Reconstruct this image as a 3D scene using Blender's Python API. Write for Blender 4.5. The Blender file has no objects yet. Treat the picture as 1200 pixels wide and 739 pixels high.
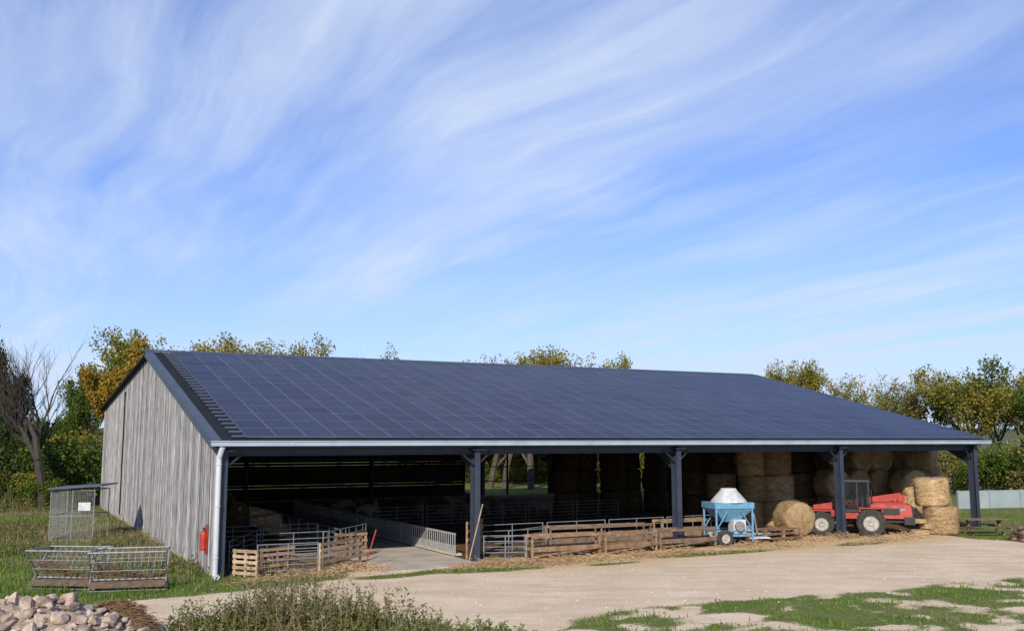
import bpy, bmesh, math, random
import numpy as np
from mathutils import Vector, Matrix, noise as mnoise
random.seed(7); R=random.Random(11); NR=np.random.default_rng(5)
H=4.3
# ------------------------------------------------ survey fit (camera + barn dimensions)
E=0.35
def proj(P,f,th):
    X,Y,Z=P; Z=Z-H
    dep=Y*math.cos(th)+Z*math.sin(th); up=-Y*math.sin(th)+Z*math.cos(th)
    return 600+f*X/dep, 369.5-f*up/dep
def model(p):
    f,th,ph,Ox,Oy,bay,o0,o1,d,zr,ze,d2,ze2=p
    def B(s,t,z): return (Ox+s*math.sin(ph)-t*math.cos(ph),Oy+s*math.cos(ph)+t*math.sin(ph),z)
    out=[]
    for k in range(5): out+=proj(B(k*bay,0,0),f,th)
    out+=proj(B(-o0,-E,ze),f,th); out+=proj(B(4*bay+o1,-E,ze),f,th)
    out+=proj(B(-o0,d,zr),f,th); out+=proj(B(4*bay+o1,d,zr),f,th)
    out+=proj(B(0,d2,0),f,th); out+=proj(B(-o0*.3,d2,ze2),f,th)
    out+=[(o0-.15)*20,(f-1143)*.02]
    return np.array(out)
obs=np.array([253,673,560,655,794,644,987,633,1144,622, 250,515,1156,517, 164,411,888,441, 121,588,125,478, 0,0],float)
p=np.array([1143,math.radians(7.48),math.radians(62.9),-9.7,32.7,9.2,.15,.7,16.5,9.,4.4,22,7.])
for it in range(40):
    r=model(p)-obs; J=np.zeros((len(r),len(p)))
    for i in range(len(p)):
        q=p.copy(); dx=1e-5*max(1,abs(p[i])); q[i]+=dx; J[:,i]=(model(q)-obs-r)/dx
    S=np.linalg.lstsq(J.T@J+1e-6*np.eye(len(p)),-J.T@r,rcond=None)[0]
    p=p+S*.7
f,TH,PH,OX,OY,BAY,O0,O1,D,ZR,ZE,D2,ZE2=[float(x) for x in p]
L=4*BAY; BETA=math.pi/2-PH
def B(s,t,z=0): return Vector((OX+s*math.sin(PH)-t*math.cos(PH),OY+s*math.cos(PH)+t*math.sin(PH),z))
def toB(P):
    x=P[0]-OX;y=P[1]-OY
    return x*math.sin(PH)+y*math.cos(PH), -x*math.cos(PH)+y*math.sin(PH)
def ray(px,py):
    x=(px-600)/f; u=(369.5-py)/f
    return Vector((x,math.cos(TH)-u*math.sin(TH),math.sin(TH)+u*math.cos(TH)))
def G(px,py,z=0):
    r=ray(px,py); t=(z-H)/r.z; return Vector((r.x*t,r.y*t,z))
def atD(px,py,dist):
    r=ray(px,py); return Vector((r.x/r.y*dist,dist,H+r.z/r.y*dist))
# ------------------------------------------------ materials
def new_mat(n):
    m=bpy.data.materials.new(n); m.use_nodes=True
    nt=m.node_tree; b=nt.nodes['Principled BSDF']; return m,nt,b
def ramp(nt,fac,cols):
    r=nt.nodes.new('ShaderNodeValToRGB'); e=r.color_ramp.elements
    while len(e)<len(cols): e.new(.5)
    for i,(pos,c) in enumerate(cols):
        e[i].position=pos; e[i].color=(*c,1)
    nt.links.new(fac,r.inputs[0]); return r.outputs[0]
def noise(nt,scale,detail=4,stretch=None,rough=.55,coord='Object',rot=0):
    tc=nt.nodes.new('ShaderNodeTexCoord'); n=nt.nodes.new('ShaderNodeTexNoise')
    n.inputs['Scale'].default_value=scale; n.inputs['Detail'].default_value=detail; n.inputs['Roughness'].default_value=rough
    if stretch:
        m=nt.nodes.new('ShaderNodeMapping'); m.inputs['Scale'].default_value=stretch; m.inputs['Rotation'].default_value=(0,0,rot)
        nt.links.new(tc.outputs[coord],m.inputs[0]); nt.links.new(m.outputs[0],n.inputs['Vector'])
    else: nt.links.new(tc.outputs[coord],n.inputs['Vector'])
    return n.outputs['Fac']
def math_n(nt,op,a,b=None,clamp=False):
    m=nt.nodes.new('ShaderNodeMath'); m.operation=op; m.use_clamp=clamp
    for i,v in enumerate((a,b)):
        if v is None: continue
        if isinstance(v,(int,float)): m.inputs[i].default_value=v
        else: nt.links.new(v,m.inputs[i])
    return m.outputs[0]
def mixc(nt,fac,a,b,mode='MIX'):
    m=nt.nodes.new('ShaderNodeMix'); m.data_type='RGBA'; m.blend_type=mode
    for s,v in ((m.inputs[0],fac),(m.inputs[6],a),(m.inputs[7],b)):
        if isinstance(v,(int,float)): s.default_value=v
        elif isinstance(v,tuple): s.default_value=(*v,1)
        else: nt.links.new(v,s)
    return m.outputs[2]
def bump(nt,b,h,strength=.4,dist=.02):
    n=nt.nodes.new('ShaderNodeBump'); n.inputs['Strength'].default_value=strength; n.inputs['Distance'].default_value=dist
    nt.links.new(h,n.inputs['Height']); nt.links.new(n.outputs[0],b.inputs['Normal'])
def island(nt): return nt.nodes.new('ShaderNodeNewGeometry').outputs['Random Per Island']
def simple(n,c1,c2,scale=4,rough=.7,metal=0,stretch=None,isl=0,bmp=0,spec=.5,bd=.01):
    m,nt,b=new_mat(n)
    nz=noise(nt,scale,6,stretch); fac=nz
    col=ramp(nt,fac,[(.3,c1),(.7,c2)])
    if isl:
        k=math_n(nt,'MULTIPLY_ADD',island(nt),isl*2); 
        kn=k.node; kn.inputs[2].default_value=1-isl
        cc=nt.nodes.new('ShaderNodeCombineXYZ')
        for i in range(3): nt.links.new(k,cc.inputs[i])
        col=mixc(nt,1.0,col,cc.outputs[0],'MULTIPLY')
    nt.links.new(col,b.inputs['Base Color'])
    b.inputs['Roughness'].default_value=rough; b.inputs['Metallic'].default_value=metal
    b.inputs['Specular IOR Level'].default_value=spec
    if bmp: bump(nt,b,nz,bmp,bd)
    return m
M={}
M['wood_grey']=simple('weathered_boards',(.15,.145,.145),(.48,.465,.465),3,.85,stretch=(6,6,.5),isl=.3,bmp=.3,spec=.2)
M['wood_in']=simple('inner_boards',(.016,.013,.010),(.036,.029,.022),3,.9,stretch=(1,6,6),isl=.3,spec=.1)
M['wood']=simple('fence_wood',(.15,.085,.05),(.34,.22,.13),5,.8,isl=.3,bmp=.2,spec=.2)
M['wood_pale']=simple('pallet_wood',(.24,.16,.10),(.46,.34,.23),5,.8,isl=.3,bmp=.2,spec=.2)
M['wood_old']=simple('old_wood',(.10,.07,.05),(.23,.16,.11),5,.85,isl=.3,spec=.2)
M['steel']=simple('painted_steel',(.026,.034,.055),(.04,.05,.075),2,.5,spec=.4)
M['steel_dark']=simple('dark_steel',(.012,.013,.017),(.022,.024,.03),2,.6)
M['gutter']=simple('gutter_sheet',(.30,.37,.44),(.40,.47,.55),1.5,.4,metal=.1)
M['verge']=simple('slate_flashing',(.05,.065,.095),(.07,.088,.125),1,.55)
M['pipe']=simple('white_pipe',(.44,.46,.49),(.58,.60,.62),2,.4)
M['galv']=simple('galvanised_steel',(.16,.165,.17),(.30,.305,.31),12,.5,metal=.2)
M['barrier']=simple('feed_barrier_panel',(.22,.225,.22),(.38,.38,.37),5,.7)
M['roof_sheet']=simple('roof_sheet',(.010,.011,.014),(.016,.018,.022),2,.8,spec=.2)
M['frame']=simple('panel_frame',(.08,.09,.135),(.115,.125,.175),1,.5)
M['red']=simple('red_paint',(.22,.02,.012),(.46,.04,.025),4,.5)
M['blue']=simple('blue_paint',(.08,.23,.36),(.16,.34,.48),6,.5)
M['white']=simple('white_paint',(.36,.38,.39),(.60,.61,.60),5,.55)
M['rubber']=simple('tyre_rubber',(.015,.015,.015),(.06,.05,.04),8,.9,bmp=.2)
M['rim']=simple('rim_paint',(.24,.22,.19),(.46,.43,.38),8,.6)
M['stone']=simple('rubble_stone',(.20,.145,.11),(.50,.39,.31),5,.9,isl=.4,bmp=.4)
M['brownstraw']=simple('rotten_straw',(.07,.04,.02),(.24,.14,.07),6,.95,isl=.3)
M['concrete']=simple('aisle_concrete',(.36,.31,.26),(.54,.47,.39),1.2,.85,bmp=.1)
M['wool']=simple('sheep_wool',(.13,.11,.085),(.26,.23,.18),14,.95,bmp=.6)
M['greenwall']=simple('tarp_wall',(.22,.27,.27),(.30,.35,.35),.8,.6)
M['bark']=simple('tree_bark',(.045,.037,.03),(.11,.09,.075),6,.95)
M['bark_dark']=simple('bare_twigs',(.028,.022,.018),(.065,.05,.04),6,.95)
M['black']=simple('black_plastic',(.012,.012,.012),(.02,.02,.02),4,.5)
M['pebble']=simple('pebbles',(.34,.27,.19),(.66,.55,.42),5,.9,isl=.35)
def glassmat():
    m,nt,b=new_mat('cab_glass'); b.inputs['Base Color'].default_value=(.02,.03,.035,1); b.inputs['Roughness'].default_value=.08
    b.inputs['Alpha'].default_value=.35; b.inputs['Specular IOR Level'].default_value=.3; return m
M['glass']=glassmat()
def pvmat():
    m,nt,b=new_mat('solar_glass')
    k=island(nt); col=ramp(nt,k,[(0,(.008,.012,.036)),(1,(.018,.025,.062))])
    tc=nt.nodes.new('ShaderNodeTexCoord'); br=nt.nodes.new('ShaderNodeTexBrick')
    br.offset=0; br.inputs['Scale'].default_value=1; br.inputs['Brick Width'].default_value=.333; br.inputs['Row Height'].default_value=.41
    br.inputs['Mortar Size'].default_value=.007; br.inputs['Mortar'].default_value=(.045,.055,.10,1)
    nt.links.new(tc.outputs['Object'],br.inputs['Vector'])
    nt.links.new(col,br.inputs['Color1']); nt.links.new(col,br.inputs['Color2'])
    dn=ramp(nt,noise(nt,.35,5,(1,.5,1)),[(.4,(0,0,0)),(.75,(.35,.35,.35))])
    nt.links.new(mixc(nt,dn,br.outputs['Color'],(.05,.055,.075)),b.inputs['Base Color'])
    b.inputs['Roughness'].default_value=.34; b.inputs['IOR'].default_value=1.17; return m
M['pv']=pvmat()
def strawmat(n,a,b_,c):
    m,nt,b=new_mat(n)
    n1=noise(nt,3,8,(1,1,3),.7); n2=noise(nt,45,4,(1,1,.35),.7)
    s=math_n(nt,'ADD',math_n(nt,'MULTIPLY',n1,.5),math_n(nt,'MULTIPLY',n2,.5))
    col=ramp(nt,s,[(.36,a),(.5,b_),(.63,c)])
    oi=nt.nodes.new('ShaderNodeObjectInfo'); k=math_n(nt,'MULTIPLY_ADD',oi.outputs['Random'],.5); k.node.inputs[2].default_value=.72
    cc=nt.nodes.new('ShaderNodeCombineXYZ')
    for i in range(3): nt.links.new(k,cc.inputs[i])
    col=mixc(nt,1.0,col,cc.outputs[0],'MULTIPLY')
    nt.links.new(col,b.inputs['Base Color']); b.inputs['Roughness'].default_value=.95; b.inputs['Specular IOR Level'].default_value=.1
    bump(nt,b,s,.8,.05); return m
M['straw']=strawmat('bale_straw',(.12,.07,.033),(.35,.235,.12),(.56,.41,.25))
M['straw_shaded']=strawmat('shaded_bale_straw',(.03,.019,.010),(.10,.066,.034),(.20,.135,.072))  # same bale straw, barn shade painted into a darker colour
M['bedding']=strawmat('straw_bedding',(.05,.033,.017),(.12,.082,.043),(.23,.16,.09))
def leafmat(n,c1,c2,c3):
    m,nt,b=new_mat(n)
    nz=noise(nt,.55,3); k=math_n(nt,'ADD',math_n(nt,'MULTIPLY',nz,.7),math_n(nt,'MULTIPLY',island(nt),.4))
    col=ramp(nt,k,[(.3,c1),(.55,c2),(.8,c3)])
    nt.links.new(col,b.inputs['Base Color']); b.inputs['Roughness'].default_value=.8; b.inputs['Specular IOR Level'].default_value=.15
    tr=nt.nodes.new('ShaderNodeBsdfTranslucent'); nt.links.new(col,tr.inputs[0])
    mx=nt.nodes.new('ShaderNodeMixShader'); mx.inputs[0].default_value=.35
    out=nt.nodes['Material Output']
    nt.links.new(b.outputs[0],mx.inputs[1]); nt.links.new(tr.outputs[0],mx.inputs[2]); nt.links.new(mx.outputs[0],out.inputs[0]); return m
M['lf_green']=leafmat('leaf_green',(.035,.065,.012),(.085,.13,.02),(.19,.22,.035))
M['lf_dark']=leafmat('leaf_dark',(.015,.032,.010),(.04,.07,.018),(.09,.125,.03))
M['lf_yellow']=leafmat('leaf_yellow',(.10,.11,.02),(.22,.20,.035),(.40,.31,.05))
M['lf_orange']=leafmat('leaf_orange',(.13,.10,.02),(.30,.19,.025),(.45,.30,.04))
M['lf_olive']=leafmat('leaf_olive',(.09,.095,.03),(.19,.175,.05),(.30,.24,.08))
M['grass']=leafmat('grass_blades',(.06,.12,.015),(.12,.20,.03),(.24,.28,.07))
M['drygrass']=leafmat('dry_blades',(.15,.12,.065),(.26,.205,.11),(.38,.31,.19))
M['weed']=leafmat('weed_leaf',(.06,.08,.025),(.13,.13,.055),(.22,.17,.12))
# ------------------------------------------------ mesh builder
class MB:
    def __init__(s): s.v=[];s.f=[];s.m=[]
    def add(s,vs,fs,mi=0):
        o=len(s.v); s.v+=[tuple(v) for v in vs]
        for q in fs: s.f.append([o+i for i in q]); s.m.append(mi)
    def box(s,c,sz,mi=0,rz=0,rx=0,ry=0,taper=1,tx=None):
        hx,hy,hz=[a/2 for a in sz]; tx=taper if tx is None else tx
        vs=[Vector((x*(tx if z>0 else 1),y*(taper if z>0 else 1),z)) for z in(-hz,hz) for x,y in((-hx,-hy),(hx,-hy),(hx,hy),(-hx,hy))]
        m=Matrix.Rotation(rz,3,'Z')@Matrix.Rotation(ry,3,'Y')@Matrix.Rotation(rx,3,'X'); c=Vector(c)
        s.add([m@v+c for v in vs],[(3,2,1,0),(4,5,6,7),(0,1,5,4),(1,2,6,5),(2,3,7,6),(3,0,4,7)],mi)
    def beam(s,p0,p1,w,h,mi=0):
        p0=Vector(p0);p1=Vector(p1);d=(p1-p0).normalized()
        a=d.cross(Vector((0,0,1)))
        a=Vector((1,0,0)) if a.length<1e-3 else a.normalized()
        b=a.cross(d).normalized(); a=a*w/2;b=b*h/2
        vs=[p+x for p in(p0,p1) for x in(-a-b,a-b,a+b,-a+b)]
        s.add(vs,[(0,1,2,3),(7,6,5,4),(4,5,1,0),(5,6,2,1),(6,7,3,2),(7,4,0,3)],mi)
    def cyl(s,p0,p1,r0,r1=None,n=8,mi=0,caps=True):
        r1=r0 if r1 is None else r1
        p0=Vector(p0);p1=Vector(p1);d=(p1-p0).normalized()
        a=d.orthogonal().normalized(); b=d.cross(a)
        vs=[p+(a*math.cos(2*math.pi*i/n)+b*math.sin(2*math.pi*i/n))*r for p,r in((p0,r0),(p1,r1)) for i in range(n)]
        fs=[(i,(i+1)%n,n+(i+1)%n,n+i) for i in range(n)]
        if caps: fs+=[tuple(range(n-1,-1,-1)),tuple(range(n,2*n))]
        s.add(vs,fs,mi)
    def lathe(s,prof,c,axis='Z',n=20,mi=0):
        c=Vector(c); vs=[]
        for r,z in prof:
            for i in range(n):
                a=2*math.pi*i/n; q=(r*math.cos(a),r*math.sin(a),z)
                if axis=='Y': q=(q[0],q[2],q[1])
                if axis=='X': q=(q[2],q[0],q[1])
                vs.append(c+Vector(q))
        fs=[]
        for k in range(len(prof)-1):
            for i in range(n): fs.append((k*n+i,k*n+(i+1)%n,(k+1)*n+(i+1)%n,(k+1)*n+i))
        s.add(vs,fs,mi)
    def obj(s,name,mats,parent=None,loc=(0,0,0),rz=0,smooth=False,bevel=0):
        me=bpy.data.meshes.new(name); me.from_pydata(s.v,[],s.f)
        for m in mats: me.materials.append(M[m] if isinstance(m,str) else m)
        me.polygons.foreach_set('material_index',s.m)
        if smooth: me.polygons.foreach_set('use_smooth',[True]*len(s.f))
        me.update(); o=bpy.data.objects.new(name,me); bpy.context.scene.collection.objects.link(o)
        o.location=loc; o.rotation_euler=(0,0,rz)
        if parent: o.parent=parent
        if bevel:
            b=o.modifiers.new('b','BEVEL'); b.width=bevel; b.segments=2; b.limit_method='ANGLE'
        return o
def empty(name,loc=(0,0,0),rz=0):
    o=bpy.data.objects.new(name,None); bpy.context.scene.collection.objects.link(o); o.location=loc; o.rotation_euler=(0,0,rz); return o
def inst(name,me,loc,rz=0,sc=(1,1,1),rot=None):
    o=bpy.data.objects.new(name,me); bpy.context.scene.collection.objects.link(o); o.location=loc
    o.rotation_euler=rot if rot else (0,0,rz); o.scale=sc; return o
# ------------------------------------------------ ground zones
def poly(pts): return np.array([[*G(*q)[:2]] for q in pts])
def sdist(P,poly_):
    n=len(poly_); inside=np.zeros(len(P),bool); dm=np.full(len(P),1e9)
    for i in range(n):
        a=poly_[i]; b=poly_[(i+1)%n]; ab=b-a
        t=np.clip(((P-a)@ab)/(ab@ab+1e-9),0,1); dm=np.minimum(dm,np.hypot(*(P-(a+t[:,None]*ab)).T))
        c=((a[1]>P[:,1])!=(b[1]>P[:,1])); x=(b[0]-a[0])*(P[:,1]-a[1])/(b[1]-a[1]+1e-12)+a[0]
        inside^=c&(P[:,0]<x)
    return np.where(inside,dm,-dm)
YARD=poly([(120,712),(200,700),(330,688),(400,676),(430,662),(560,655),(800,640),(990,630),(1060,624),(1110,627),(1200,636),(1500,650),(1500,668),(1200,676),(1060,688),(900,700),(740,712),(690,722),(640,735),(620,790),(260,790),(230,742),(120,736)])
MIXZ=poly([(640,735),(740,706),(900,694),(1060,682),(1200,668),(1600,660),(1700,790),(600,790)])
SPOTS=[(515,669,1.8,.45),(590,667,2.2,.5),(820,649,2.8,.55),(1005,637,1.8,.5),(1165,628,2.0,.8),(445,676,1.3,.45),(870,646,1.4,.4),(720,660,1.2,.3)]
SP=[(*G(a,b)[:2],c,d) for a,b,c,d in SPOTS]
def nz(P,sc,off=0,oct_=4):
    return np.array([mnoise.fractal(Vector((x*sc+off,y*sc+off*.7,off)),1.0,2.0,oct_) for x,y in P])
def dirtval(P):
    v=np.clip(sdist(P,YARD)/1.2+.55,0,1)
    near=(np.abs(P[:,0])<60)&(P[:,1]<80)&(P[:,1]>10)
    n1=np.zeros(len(P)); n2=np.zeros(len(P))
    n1[near]=nz(P[near],.35,3.1); n2[near]=nz(P[near],1.3,9.2)
    mz=sdist(P,MIXZ); mixv=np.clip(.33+n1*.7+n2*.4,0,1)
    v=np.where(mz>0,np.maximum(v,mixv),v)
    c,s=math.cos(BETA),math.sin(BETA)
    for x,y,r,w in SP:
        dx=(P[:,0]-x)*c+(P[:,1]-y)*s; dy=-(P[:,0]-x)*s+(P[:,1]-y)*c
        v-=np.exp(-((dx/r)**2+(dy/w)**2))*.95
    lf=(P[:,0]<-9)&near
    v+=n2*.25+n1*.12+np.where(lf,np.clip(n2-.1,0,1)*.35+.06,0)
    return np.clip(v,0,1)
STR=[(*G(a,b)[:2],c) for a,b,c in [(620,660,1.8),(700,652,2.4),(960,632,2.6),(1080,628,2),(350,676,1.5),(920,640,2),(560,664,1),(780,646,1.9),(500,660,1.2),(860,640,2),(660,656,2),(740,649,2),(1030,632,2)]]
def strawval(P):
    v=np.zeros(len(P))
    for x,y,r in STR: v+=np.exp(-(((P[:,0]-x))**2+((P[:,1]-y))**2)/r**2)
    return np.clip(v,0,1)
xs=np.concatenate([-3000+ (3000-34)*(1-(1-np.linspace(0,1,30))**4)[:-1], np.arange(-34,44,.3), 44+(3000-44)*(np.linspace(0,1,30)[1:]**4)])
ys=np.concatenate([np.linspace(-400,19,12)[:-1], np.arange(19,62,.3), 62+(4000-62)*(np.linspace(0,1,40)[1:]**4)])
XX,YY=np.meshgrid(xs,ys); P=np.stack([XX.ravel(),YY.ravel()],1)
nx,ny=len(xs),len(ys)
idx=np.arange(nx*ny).reshape(ny,nx)
F=np.stack([idx[:-1,:-1],idx[:-1,1:],idx[1:,1:],idx[1:,:-1]],-1).reshape(-1,4)
dv=dirtval(P); sv=strawval(P)
me=bpy.data.meshes.new('ground'); Z=np.zeros(len(P))
me.from_pydata(np.column_stack([P,Z]).tolist(),[],F.tolist())
a=me.attributes.new('dirt','FLOAT','POINT'); a.data.foreach_set('value',dv.astype(np.float32))
a=me.attributes.new('strawy','FLOAT','POINT'); a.data.foreach_set('value',sv.astype(np.float32))
gr=bpy.data.objects.new('ground',me); bpy.context.scene.collection.objects.link(gr)
m,nt,b=new_mat('ground_mat'); me.materials.append(m)
at=nt.nodes.new('ShaderNodeAttribute'); at.attribute_name='dirt'
at2=nt.nodes.new('ShaderNodeAttribute'); at2.attribute_name='strawy'
nf=noise(nt,9,6,None,.7); nb=noise(nt,.5,5); nm=noise(nt,2.2,5); npb=noise(nt,24,3,None,.85)
trk=noise(nt,.8,5,(.45,1.5,1),.65,rot=-BETA*.7)
gcol=mixc(nt,ramp(nt,nm,[(.35,(0,0,0)),(.65,(1,1,1))]),(.09,.15,.025),(.17,.18,.055))
gcol=mixc(nt,ramp(nt,nb,[(.45,(0,0,0)),(.7,(.7,.7,.7))]),gcol,(.23,.20,.095))
gcol=mixc(nt,ramp(nt,nf,[(.35,(.6,.6,.6)),(.6,(0,0,0))]),gcol,(.06,.08,.02))
dcol=ramp(nt,nb,[(.3,(.60,.46,.30)),(.55,(.70,.55,.385)),(.75,(.76,.62,.455))])
dcol=mixc(nt,ramp(nt,trk,[(.36,(.6,.6,.6)),(.54,(0,0,0))]),dcol,(.47,.34,.215))
dcol=mixc(nt,ramp(nt,nm,[(.48,(0,0,0)),(.75,(.5,.5,.5))]),dcol,(.50,.37,.24))
dcol=mixc(nt,ramp(nt,npb,[(.52,(0,0,0)),(.62,(.8,.8,.8))]),dcol,(.80,.69,.54))
dcol=mixc(nt,ramp(nt,npb,[(.34,(.8,.8,.8)),(.46,(0,0,0))]),dcol,(.33,.23,.145))
s=math_n(nt,'MULTIPLY',at2.outputs['Fac'],ramp(nt,nf,[(.33,(0,0,0)),(.55,(1,1,1))]))
dcol=mixc(nt,s,dcol,(.58,.40,.20))
mk=math_n(nt,'ADD',at.outputs['Fac'],math_n(nt,'MULTIPLY',math_n(nt,'SUBTRACT',nf,.5),.8))
mk=ramp(nt,mk,[(.38,(0,0,0)),(.6,(1,1,1))])
nt.links.new(mixc(nt,mk,gcol,dcol),b.inputs['Base Color']); b.inputs['Roughness'].default_value=.95; b.inputs['Specular IOR Level'].default_value=.1
bump(nt,b,math_n(nt,'ADD',nf,npb),.5,.035)
# ------------------------------------------------ BARN
barn=empty('solar_roof_barn',(OX,OY,0),BETA)
def zroof(t):
    if t<=D: return ZE+(ZR-ZE)*(t+E)/(D+E)
    return ZR+(ZE2-ZR)*(t-D)/(D2-D)
rb=MB(); th=.10; pro=[(-E,ZE),(D,ZR),(D2+.2,zroof(D2+.2))]
for (t0,z0),(t1,z1) in zip(pro[:-1],pro[1:]):
    vs=[(s_,t_,z_-q) for s_ in(-O0,L+O1) for (t_,z_) in((t0,z0),(t1,z1)) for q in(0,th)]
    rb.add(vs,[(0,4,6,2),(1,3,7,5),(0,2,3,1),(4,5,7,6),(0,1,5,4),(2,6,7,3)],0)
rb.obj('roof',['roof_sheet'],barn)
sl=math.hypot(D+E,ZR-ZE); ang=math.atan2(ZR-ZE,D+E)
rows=14; y0=.25; ph=(sl-.25-y0)/rows; s0=.75; ncol=int(round((L+O1-.15-s0)/1.0)); pw=(L+O1-.12-s0)/ncol
pb=MB()
for r_ in range(rows):
    for c_ in range(ncol):
        x0=s0+c_*pw+.010; x1=s0+(c_+1)*pw-.010; a0=y0+r_*ph+.010; a1=y0+(r_+1)*ph-.010; zz=.07+R.uniform(-.002,.002)
        e=.022; tl=R.gauss(0,.003); tk=R.gauss(0,.003)
        pb.add([(x0,a0,zz),(x1,a0,zz),(x1,a1,zz),(x0,a1,zz),(x0+e,a0+e,zz),(x1-e,a0+e,zz),(x1-e,a1-e,zz),(x0+e,a1-e,zz)],
               [(0,1,5,4),(1,2,6,5),(2,3,7,6),(3,0,4,7)],1)
        pb.add([(x0+e,a0+e,zz),(x1-e,a0+e,zz+tl),(x1-e,a1-e,zz+tl+tk),(x0+e,a1-e,zz+tk)],[(0,1,2,3)],0)
        pb.add([(x0,a0,zz),(x1,a0,zz),(x1,a0,zz-.04),(x0,a0,zz-.04)],[(3,2,1,0)],1)
        pb.add([(x0,a0,zz),(x0,a0,zz-.04),(x0,a1,zz-.04),(x0,a1,zz)],[(3,2,1,0)],1)
po=pb.obj('solar_panels',['pv','frame'],barn); po.location=(0,-E,ZE); po.rotation_euler=(ang,0,0)
vb=MB()
vb.box((-O0+.13,sl/2,.02),(.30,sl+.1,.06),0); vb.box((-O0-.015,sl/2,-.09),(.03,sl+.1,.3),0)
for k in range(28): vb.box((.50,.3+k*(sl-.5)/28,.07),(.40,.16,.05),1)
vb.box((.72,sl/2,.05),(.03,sl-.3,.05),2)
vb.box((L/2,sl+.03,.06),(L+O0+O1,.35,.05),0); vb.box((L+O1-.03,sl/2,.03),(.08,sl,.1),0)
vo=vb.obj('verge_flashing',['verge','verge','steel_dark'],barn); vo.location=(0,-E,ZE); vo.rotation_euler=(ang,0,0)
gb=MB()
gb.box((L/2+(O1-O0)/2,-E-.09,ZE-.10),(L+O0+O1+.05,.16,.15),0); gb.box((L/2+(O1-O0)/2,-E-.10,ZE-.02),(L+O0+O1+.08,.20,.03),0)
gb.box((L/2,-E+.03,ZE-.17),(L+.5,.04,.14),1)
for k in range(24): gb.box((.6+k*1.63,-E-.178,ZE-.10),(.03,.015,.15),0)
gb.obj('gutter',['gutter','steel'],barn)
dp=MB()
dp.cyl((-.12,-.30,.0),(-.12,-.30,ZE-.55),.085,n=14); dp.cyl((-.12,-.30,ZE-.55),(-.05,-E-.09,ZE-.2),.085,n=14)
dp.cyl((-.12,-.30,.0),(-.12,-.62,.06),.095,n=12)
for z in(.6,2.2,3.5): dp.cyl((-.12,-.3,z),(-.12,-.3,z+.04),.1,n=14)
dp.obj('downpipe',['pipe'],barn,smooth=False)
fb=MB()
for k in range(5):
    s_=k*BAY+(.08 if k==0 else 0)
    def ib(p0,p1,mi=0,dep=.38,fw=.22):
        p0=Vector(p0);p1=Vector(p1);d=(p1-p0).normalized(); nrm=Vector((0,-d.z,d.y))
        fb.beam(p0,p1,.02,dep-.04,mi) if abs(d.z)<.9 else fb.box((p0+p1)/2,(.02,dep-.04,(p1-p0).length),mi)
        for sg in(-1,1):
            o=nrm*(dep/2-.01)*sg
            if abs(d.z)<.9: fb.beam(p0+o,p1+o,fw,.02,mi)
            else: fb.box((p0+p1)/2+o,(fw,.02,(p1-p0).length),mi)
    ib((s_,.02,0),(s_,.02,ZE-.35)); ib((s_,D2-.3,0),(s_,D2-.3,ZE2-.4),1)
    fb.box((s_,.02,.015),(.42,.55,.03),0)
    ib((s_,-.1,zroof(-.1)-.42),(s_,D,ZR-.42)); ib((s_,D,ZR-.42),(s_,D2-.1,ZE2-.42))
    if k in(0,4): ib((s_,D,0),(s_,D,ZR-.6))
    fb.add([(s_-.01,.2,ZE-1.2),(s_-.01,.2,ZE-.3),(s_-.01,2.6,zroof(2.6)-.6),(s_+.01,.2,ZE-1.2),(s_+.01,.2,ZE-.3),(s_+.01,2.6,zroof(2.6)-.6)],[(0,1,2),(5,4,3),(0,2,5,3)])
    fb.box((s_,-.02,ZE-.32),(.5,.6,.04),0)
    for sg in(-1,1):
        if 0<=s_+sg<=L: fb.beam((s_+sg*.1,.0,ZE-.85),(s_+sg*.6,.0,ZE-.42),.06,.06,1)
for j in range(13):
    t=-.1+j*(D-.2)/12; fb.box((L/2,t,zroof(t)-.19),(L,.07,.16),1)
for j in range(6):
    t=D+.5+j*(D2-D-.8)/5; fb.box((L/2,t,zroof(t)-.19),(L,.07,.16),1)
fb.box((L/2,.06,ZE-.36),(L,.03,.22),0); fb.box((L/2,.06,ZE-.48),(L,.16,.025),0)
fb.obj('steel_frame',['steel','steel_dark'],barn)
wb=MB(); t=-.22; k=0
while t<D2:
    w=.17+R.uniform(-.02,.02); t1=min(t+w,D2+.03); x=-.13+R.uniform(-.008,.008)+(.035 if k%2 else 0)
    zb=.05+R.uniform(0,.10)+(.45*R.random() if R.random()<.12 else 0)
    za,zc=zroof(t+.004)-.10,zroof(t1-.004)-.10
    if t<D<t1: za=zc=min(za,zc)
    a0,a1=t+.004,t1-.003
    wb.add([(x,a0,zb),(x,a1,zb),(x,a1,zc),(x,a0,za),(x+.025,a0,zb),(x+.025,a1,zb),(x+.025,a1,zc),(x+.025,a0,za)],[(0,3,2,1),(4,5,6,7),(0,1,5,4),(1,2,6,5),(3,7,6,2),(0,4,7,3)])
    t=t1; k+=1
    if t1>=D2+.02: break
wb.obj('gable_boards',['wood_grey'],barn)
gi=MB(); gi.box((-.04,D2/2,.10),(.12,D2,.20),0)
for z in (1.2,2.6,4.0): gi.box((-.03,D2/2,z),(.09,D2-.2,.12),1)
gi.box((-.165,D+(D2-D)*.45,3.6),(.05,.14,6.6),1); gi.box((-.05,D2/2,ZE/2+.2),(.012,D2-.3,ZE-.2),1)
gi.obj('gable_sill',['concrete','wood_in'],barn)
def onT(px,py,t):
    r=ray(px,py); v=Vector((-math.cos(PH),math.sin(PH),0)); o=Vector((0,0,H))
    k=(t-((o.x-OX)*v.x+(o.y-OY)*v.y))/(r.x*v.x+r.y*v.y); q=o+r*k; s_,_=toB(q); return s_,q.z
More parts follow.
